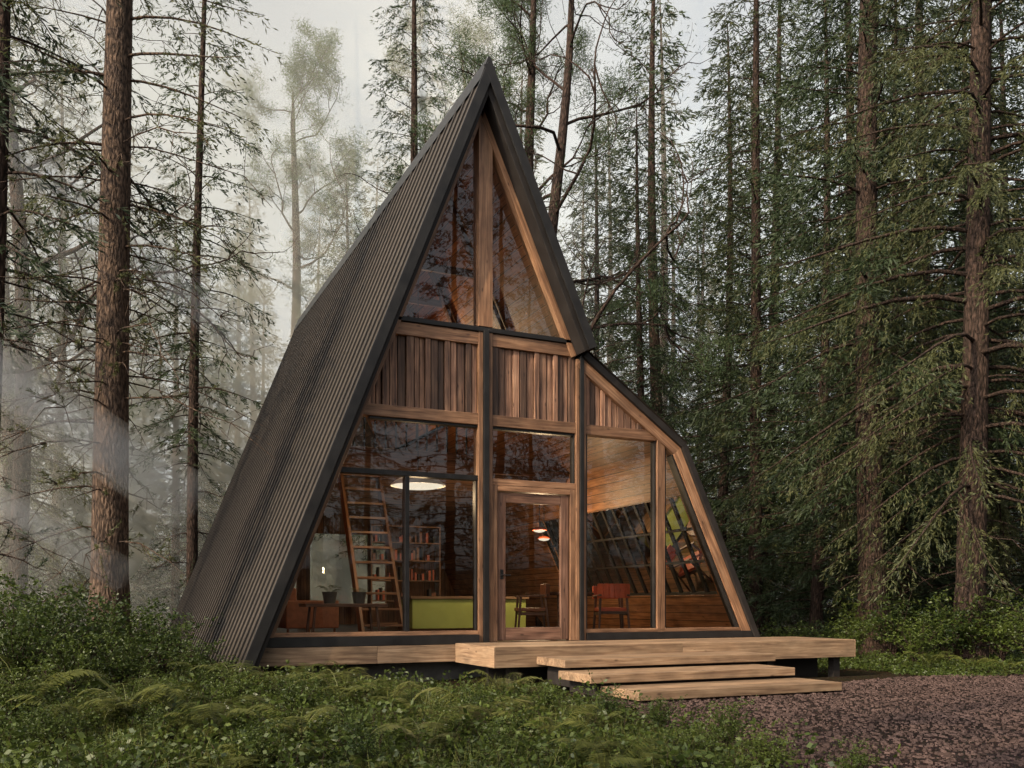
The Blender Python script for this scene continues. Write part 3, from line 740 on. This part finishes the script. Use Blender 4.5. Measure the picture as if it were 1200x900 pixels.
mf.box(.117, .20, fy0+.005, fy1-.01, .46, 2.708, grain='z'); mf.box(1.39, 1.473, fy0+.005, fy1-.01, .46, 2.708, grain='z')
mf.box(.202, 1.388, fy0+.008, fy1-.012, 2.63, 2.708)
mr = MB()
mr.box(.215, .345, -.03, .03, .475, 2.615, grain='z'); mr.box(1.245, 1.375, -.03, .03, .475, 2.615, grain='z')
mr.box(.347, 1.243, -.028, .028, 2.47, 2.615); mr.box(.347, 1.243, -.028, .028, .475, .66)
mr.build('door_leaf', [M_door], cab, .006)
mh = MB(); mh.beam((.28, -.031, 1.42), (.28, -.075, 1.42), .02, .02); mh.beam((.275, -.075, 1.42), (.40, -.075, 1.42), .018, .018); mh.box(.255, .305, -.036, -.031, 1.36, 1.50, grain='z')
mh.build('door_handle', [M_dark], cab, .003)
mf.build('facade_frame', [M_frame], cab, .005); mt.build('facade_trim', [M_dark], cab, .003); md.build('plinth', [M_deck], cab, .004)
mg = MB(); gy = .02
def pane(P): mg.quad([(x, gy, z) for x, z in P])
pane([(hx(.62, -1), .62), (-1.15, .62), (-1.15, 2.79), (hx(2.79, -1), 2.79)])
pane([(-1.148, .62), (-.1, .62), (-.1, 2.79), (-1.148, 2.79)])
pane([(hx(2.8, -1), 2.8), (-.1, 2.8), (-.1, 3.56), (hx(3.56, -1), 3.56)])
pane([(.11, 2.76), (1.48, 2.76), (1.48, 3.56), (.11, 3.56)])
pane([(1.64, .62), (2.93, .62), (2.93, 3.56), (1.64, 3.56)])
e = dside(.24)
pane([(3.05, .62), (e[2][0]-.09, .62), (e[1][0], e[1][1]), (3.05, 3.56)])
pane([(.34, .65), (1.25, .65), (1.25, 2.48), (.34, 2.48)])
pane([(hx(4.93, -1), 4.93), (-.1, 4.93), (-.1, 7.95)]); pane([(.11, 4.93), (hx(4.93, 1), 4.93), (.11, 7.75)])
mg.build('window_glass', [M_glass], cab, recalc=False)
mg = MB()
for P in ([(-1.9, 1), (-.15, 1), (-.15, 2.9), (-1.9, 2.9)], [(.2, 1), (2.3, 1), (2.3, 2.9), (.2, 2.9)]): mg.quad([(x, 12.35, z) for x, z in P])
mg.build('back_window_glass', [M_glass], cab, recalc=False)

# ---- deck and steps
dk = empty('wooden_deck'); mb = MB(); y = -1.45
while y < -.14:
    xs = [-.45, random.uniform(1.2, 3), 5.6]
    for a, b in zip(xs[:-1], xs[1:]): mb.box(a+.002, b-.002, y, min(y+.138, -.132), .42, .458)
    y += .144
mb.box(-.45, 2.4, -1.475, -1.452, .19, .455); mb.box(2.404, 5.6, -1.475, -1.452, .19, .455); mb.box(-.475, -.452, -1.475, -.13, .19, .455, grain='y'); mb.box(5.602, 5.625, -1.475, -.13, .19, .455, grain='y')
mb.build('deck_boards', [M_deck], dk, .004)
mb = MB()
for x in (-.2, 1.2, 2.6, 4.0, 5.3): mb.box(x, x+.12, -1.35, -1.23, -.3, .19, grain='z')
mb.box(-.3, 5.4, -.9, -.8, -.3, .3); mb.build('deck_posts', [M_slab], dk)
stp = empty('wooden_steps')
mb = MB(); mc = MB()
for (x0, x1, ya, yb, z) in ((.12, 3.37, -2.26, -1.48, .325), (.08, 3.08, -2.96, -2.16, .19), (.26, 3.16, -3.68, -2.86, .055)):
    n = 3; w = (yb-ya)/n
    for i in range(n): mb.box(x0, x1, ya+i*w+.003, ya+(i+1)*w-.003, z-.1, z)
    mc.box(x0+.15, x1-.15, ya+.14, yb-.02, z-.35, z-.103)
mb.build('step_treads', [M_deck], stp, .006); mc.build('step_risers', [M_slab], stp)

# ---------------------------------------------------------------- interior things
def chair(loc, rz, mat):
    c = empty('dining_chair', loc, rz); b = MB()
    for sx in (-1, 1):
        b.beam((sx*.26, -.25, 0), (sx*.22, -.2, .66), .03, .03, up=(0, 1, 0), w1=.04, h1=.04); b.beam((sx*.26, .28, 0), (sx*.22, .2, .68), .03, .03, up=(0, 1, 0), w1=.04, h1=.04)
        b.beam((sx*.245, -.24, .67), (sx*.235, .26, .69), .06, .03)
        b.beam((sx*.23, -.2, .38), (sx*.23, .2, .38), .03, .05)
    b.beam((-.22, -.2, .4), (.22, -.2, .4), .03, .05); b.beam((-.22, .22, .4), (.22, .22, .4), .03, .05)
    o = b.build('frame', [M_door], c, .006)
    b = MB(); b.box(-.25, .25, -.26, .22, .42, .48)
    for i in range(6):
        a0 = -1+i/3; a1 = a0+1/3
        f = lambda a: (a*.27, .30-.10*a*a)
        (xa, ya), (xb, yb) = f(a0), f(a1)
        b.beam((xa, ya, .76), (xb, yb, .76), .035, .24)
    o = b.build('seat_and_backrest', [mat], c, .012)
FZ = .46
chair((1.62, 1.75, FZ), -1.9, M_tan); chair((2.85, 1.2, FZ), 2.8, M_red); chair((3.5, 2.4, FZ), -.5, M_red)
t = empty('dining_table', (2.45, 2.3, FZ)); b = MB(); b.lathe([(0, .70), (.6, .70), (.62, .72), (.6, .745), (0, .745)], (0, 0, 0), 32); b.lathe([(.3, 0), (.3, .02), (.05, .05), (.04, .35), (.05, .70)], (0, 0, 0), 20); b.build('table_body', [M_door], t)
isl = empty('kitchen_island', (0, 0, FZ)); b = MB(); b.box(.35, 2.7, 4.2, 4.9, .08, .64); o = b.build('cabinet', [M_green], isl, .004)
b = MB(); b.box(.3, 2.75, 4.15, 4.95, .642, .69); b.build('worktop', [M_deck], isl, .004)
st = empty('staircase', (0, 0, FZ)); b = MB()
for x in (-1.05, -.35): b.beam((x, 2.6, 0), (x, 4.2, 3.1), .05, .2, up=(0, 1, 0))
for i in range(11):
    q = (i+.7)/11.6; b.box(-1.03, -.37, 2.6+1.6*q-.12, 2.6+1.6*q+.12, 3.1*q-.02, 3.1*q+.02)
b.build('stair', [M_frame], st, .004)
sh = empty('bookshelf', (0, 0, FZ)); b = MB()
for x in (.5, 1.3, 2.1): b.box(x, x+.03, 7.5, 7.8, 0, 2.3, grain='z')
for z in (.1, .6, 1.05, 1.5, 1.9, 2.27): b.box(.53, 1.3, 7.5, 7.8, z, z+.03); b.box(1.33, 2.1, 7.5, 7.8, z, z+.03)
b.build('shelf_frame', [M_frame], sh, .003)
b = MB()
for z in (.63, 1.08, 1.53, 1.93):
    x = .56
    while x < 2.0:
        w = random.uniform(.02, .06)
        if random.random() < .4 and not 1.27 < x < 1.35: b.box(x, x+w, 7.55, 7.72, z+.001, z+random.uniform(.12, .3), mat=random.randrange(3), grain='z')
        x += w+.004
b.build('books', [M_red, M_tan, M_conc], sh)
bn = empty('side_table', (-1.75, 1.1, FZ)); b = MB(); b.box(-.6, .6, -.25, .25, .5, .55)
for sx in (-.5, .5):
    for sy in (-.2, .2): b.beam((sx, sy, 0), (sx*.9, sy*.9, .5), .035, .035, up=(0, 1, 0))
b.build('table', [M_door], bn, .005)
fern_me = npmesh('houseplant', *fernm(0)[:2], fernm(0)[2], UM)
for (x, y, s) in ((-1.95, 1.1, .8), (-1.5, 1.15, .6)):
    p = empty('potted_plant', (x, y, FZ+.55)); b = MB(); b.lathe([(0, 0), (.08, 0), (.11, .17), (.10, .17), (.09, .14), (0, .14)], (0, 0, 0), 20); b.build('pot', [M_conc], p)
    inst('leaves', fern_me, (0, 0, .13), 0, s*.6, p)
sf = empty('sofa', (-1.9, 3.6, FZ), -.0); b = MB(); b.box(-.4, .45, -.9, .9, .15, .42); b.box(-.42, -.2, -.9, .9, .42, .8); b.box(-.4, .45, -1.05, -.9, .15, .6); b.box(-.4, .45, .9, 1.05, .15, .6)
for sx in (-.35, .4):
    for sy in (-.95, .95): b.beam((sx, sy, 0), (sx, sy, .15), .04, .04)
b.build('sofa_body', [M_tan], sf, .04)
def pend(loc, r, top, mat, power, glow=True):
    e = empty('pendant_lamp', loc); b = MB()
    b.lathe([(.02, r*.42), (r*.45, r*.36), (r*.8, r*.18), (r, 0), (r*.97, -.005), (r*.75, r*.15), (r*.4, r*.32), (.0, r*.38)], (0, 0, 0), 36, 0)
    b.build('shade', [mat], e, smooth=True)
    b = MB(); b.beam((0, 0, r*.4), (0, 0, top-loc[2]), .01, .01); b.build('cord', [M_dark], e)
    if glow:
        b = MB(); b.lathe([(0, .0), (r*.9, .002), (r*.7, -.03), (0, -.05)], (0, 0, 0), 30); b.build('diffuser', [M_glow], e, smooth=True)
    if power:
        l = bpy.data.lights.new('bulb', 'POINT'); l.energy = power; l.color = (1, .68, .38); l.shadow_soft_size = .12
        lo = bpy.data.objects.new('bulb', l); COL.objects.link(lo); lo.parent = e; lo.location = (0, 0, -.16)
pend((-.43, 1.6, 2.86), .44, 6.7, M_white, 55)
pend((2.6, 3.4, 2.4), .13, 3.6, M_red, 110); pend((3.05, 4.1, 2.3), .13, 3.36, M_red, 0)
pend((-.1, 4.4, 5.4), .25, 7.6, M_white, 130)

# ---------------------------------------------------------------- mist banks (thin veils of ground fog between the trees)
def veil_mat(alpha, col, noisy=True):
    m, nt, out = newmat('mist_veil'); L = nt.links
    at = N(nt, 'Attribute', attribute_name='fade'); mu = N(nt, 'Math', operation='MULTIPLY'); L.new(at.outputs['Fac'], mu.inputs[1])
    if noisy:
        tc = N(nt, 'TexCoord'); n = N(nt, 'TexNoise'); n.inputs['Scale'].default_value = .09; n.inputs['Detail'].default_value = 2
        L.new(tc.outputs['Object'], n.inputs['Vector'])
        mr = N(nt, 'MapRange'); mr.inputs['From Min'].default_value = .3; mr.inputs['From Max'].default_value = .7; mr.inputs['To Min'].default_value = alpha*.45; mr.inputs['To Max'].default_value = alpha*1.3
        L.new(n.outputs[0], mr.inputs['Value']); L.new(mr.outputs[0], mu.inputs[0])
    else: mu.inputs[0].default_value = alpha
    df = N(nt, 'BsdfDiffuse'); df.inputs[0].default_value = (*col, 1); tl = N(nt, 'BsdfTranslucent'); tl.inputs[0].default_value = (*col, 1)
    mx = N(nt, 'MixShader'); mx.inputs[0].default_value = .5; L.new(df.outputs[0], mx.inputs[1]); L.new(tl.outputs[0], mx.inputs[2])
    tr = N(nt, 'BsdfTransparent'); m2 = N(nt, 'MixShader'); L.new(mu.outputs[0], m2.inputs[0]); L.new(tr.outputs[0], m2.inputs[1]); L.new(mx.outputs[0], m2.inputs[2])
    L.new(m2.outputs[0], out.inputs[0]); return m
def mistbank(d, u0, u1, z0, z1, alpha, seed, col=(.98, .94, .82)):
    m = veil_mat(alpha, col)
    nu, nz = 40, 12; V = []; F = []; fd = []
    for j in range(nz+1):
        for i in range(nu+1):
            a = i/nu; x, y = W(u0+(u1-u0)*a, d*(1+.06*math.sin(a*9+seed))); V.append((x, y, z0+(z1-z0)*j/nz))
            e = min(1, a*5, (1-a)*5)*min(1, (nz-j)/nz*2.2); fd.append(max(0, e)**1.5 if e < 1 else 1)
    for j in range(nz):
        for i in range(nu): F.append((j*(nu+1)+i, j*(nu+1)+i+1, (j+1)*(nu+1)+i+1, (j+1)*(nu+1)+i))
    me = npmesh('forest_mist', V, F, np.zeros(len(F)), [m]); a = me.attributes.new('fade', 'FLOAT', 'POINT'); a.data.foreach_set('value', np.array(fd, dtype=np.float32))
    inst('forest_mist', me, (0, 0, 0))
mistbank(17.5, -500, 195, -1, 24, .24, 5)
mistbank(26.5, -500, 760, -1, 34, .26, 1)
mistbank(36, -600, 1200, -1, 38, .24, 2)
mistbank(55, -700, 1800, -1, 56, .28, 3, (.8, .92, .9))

# ---------------------------------------------------------------- light
sd = Vector((.82, .28, -.50)).normalized()
sun = bpy.data.lights.new('sun', 'SUN'); sun.energy = 5; sun.angle = math.radians(.6); sun.color = (1, .82, .57)
so = bpy.data.objects.new('sun', sun); COL.objects.link(so); so.rotation_euler = sd.to_track_quat('-Z', 'Y').to_euler()
# sunbeams: shafts of denser mist lying along the sun direction, nested for soft edges
mv, nt, out = newmat('sunbeam_mist'); vs_ = N(nt, 'VolumeScatter'); vs_.inputs['Color'].default_value = (1, .97, .9, 1); vs_.inputs['Density'].default_value = .2; nt.links.new(vs_.outputs[0], out.inputs['Volume'])
root = empty('sunbeam')
for (u, d, z, r, l1) in ((30, 12.0, 3.8, .40, 2.6), (10, 12.2, 2.3, .22, 1.8), (75, 14.0, 7.4, .34, 3.4)):
    x, y = W(u, d); c = Vector((x, y, z))
    for k, q in enumerate((1, .78, .55, .32)):
        b = MB(); p0 = c-sd*9; p1 = c+sd*(l1-.55*k)
        n = 14; X = sd; Yv = Vector((0, 0, 1)).cross(X).normalized(); Z = X.cross(Yv); vs = []
        for p, r_ in ((p0, r*q*.6), (p1, r*q*1.2)):
            for i in range(n):
                a = 2*math.pi*i/n; vs.append(tuple(p+(Yv*math.cos(a)+Z*math.sin(a))*r_))
        fs = [tuple(range(n)), tuple(range(2*n-1, n-1, -1))]+[(i, (i+1) % n, n+(i+1) % n, n+i) for i in range(n)]
        b._add(vs, fs, list(vs), 0, 0); b.build('shaft', [mv], root)

w = bpy.data.worlds.new('World'); S.world = w; w.use_nodes = True; nt = w.node_tree
for n in list(nt.nodes): nt.nodes.remove(n)
sky = nt.nodes.new('ShaderNodeTexSky'); sky.sky_type = 'NISHITA'; sky.sun_disc = False
sky.sun_elevation = math.asin(-sd.z); sky.sun_rotation = math.atan2(-sd.x, -sd.y); sky.air_density = 1.0; sky.dust_density = 5; sky.ozone_density = 1
hs = nt.nodes.new('ShaderNodeHueSaturation'); hs.inputs['Saturation'].default_value = .2; hs.inputs['Value'].default_value = 1.75
bg = nt.nodes.new('ShaderNodeBackground'); bg.inputs[1].default_value = .15; wo = nt.nodes.new('ShaderNodeOutputWorld')
nt.links.new(sky.outputs[0], hs.inputs['Color']); nt.links.new(hs.outputs[0], bg.inputs[0]); nt.links.new(bg.outputs[0], wo.inputs[0])
S.view_settings.view_transform = 'Standard'; S.view_settings.look = 'None'; S.view_settings.exposure = 0

# ---------------------------------------------------------------- camera
cam = bpy.data.cameras.new('camera'); co = bpy.data.objects.new('camera', cam); COL.objects.link(co)
co.location = (CX, CY, 1.0); co.rotation_euler = (math.radians(90), 0, math.radians(-24.8))
cam.lens = 31.92; cam.sensor_width = 36; cam.shift_y = .215; cam.clip_end = 1500; cam.clip_start = .05
S.camera = co
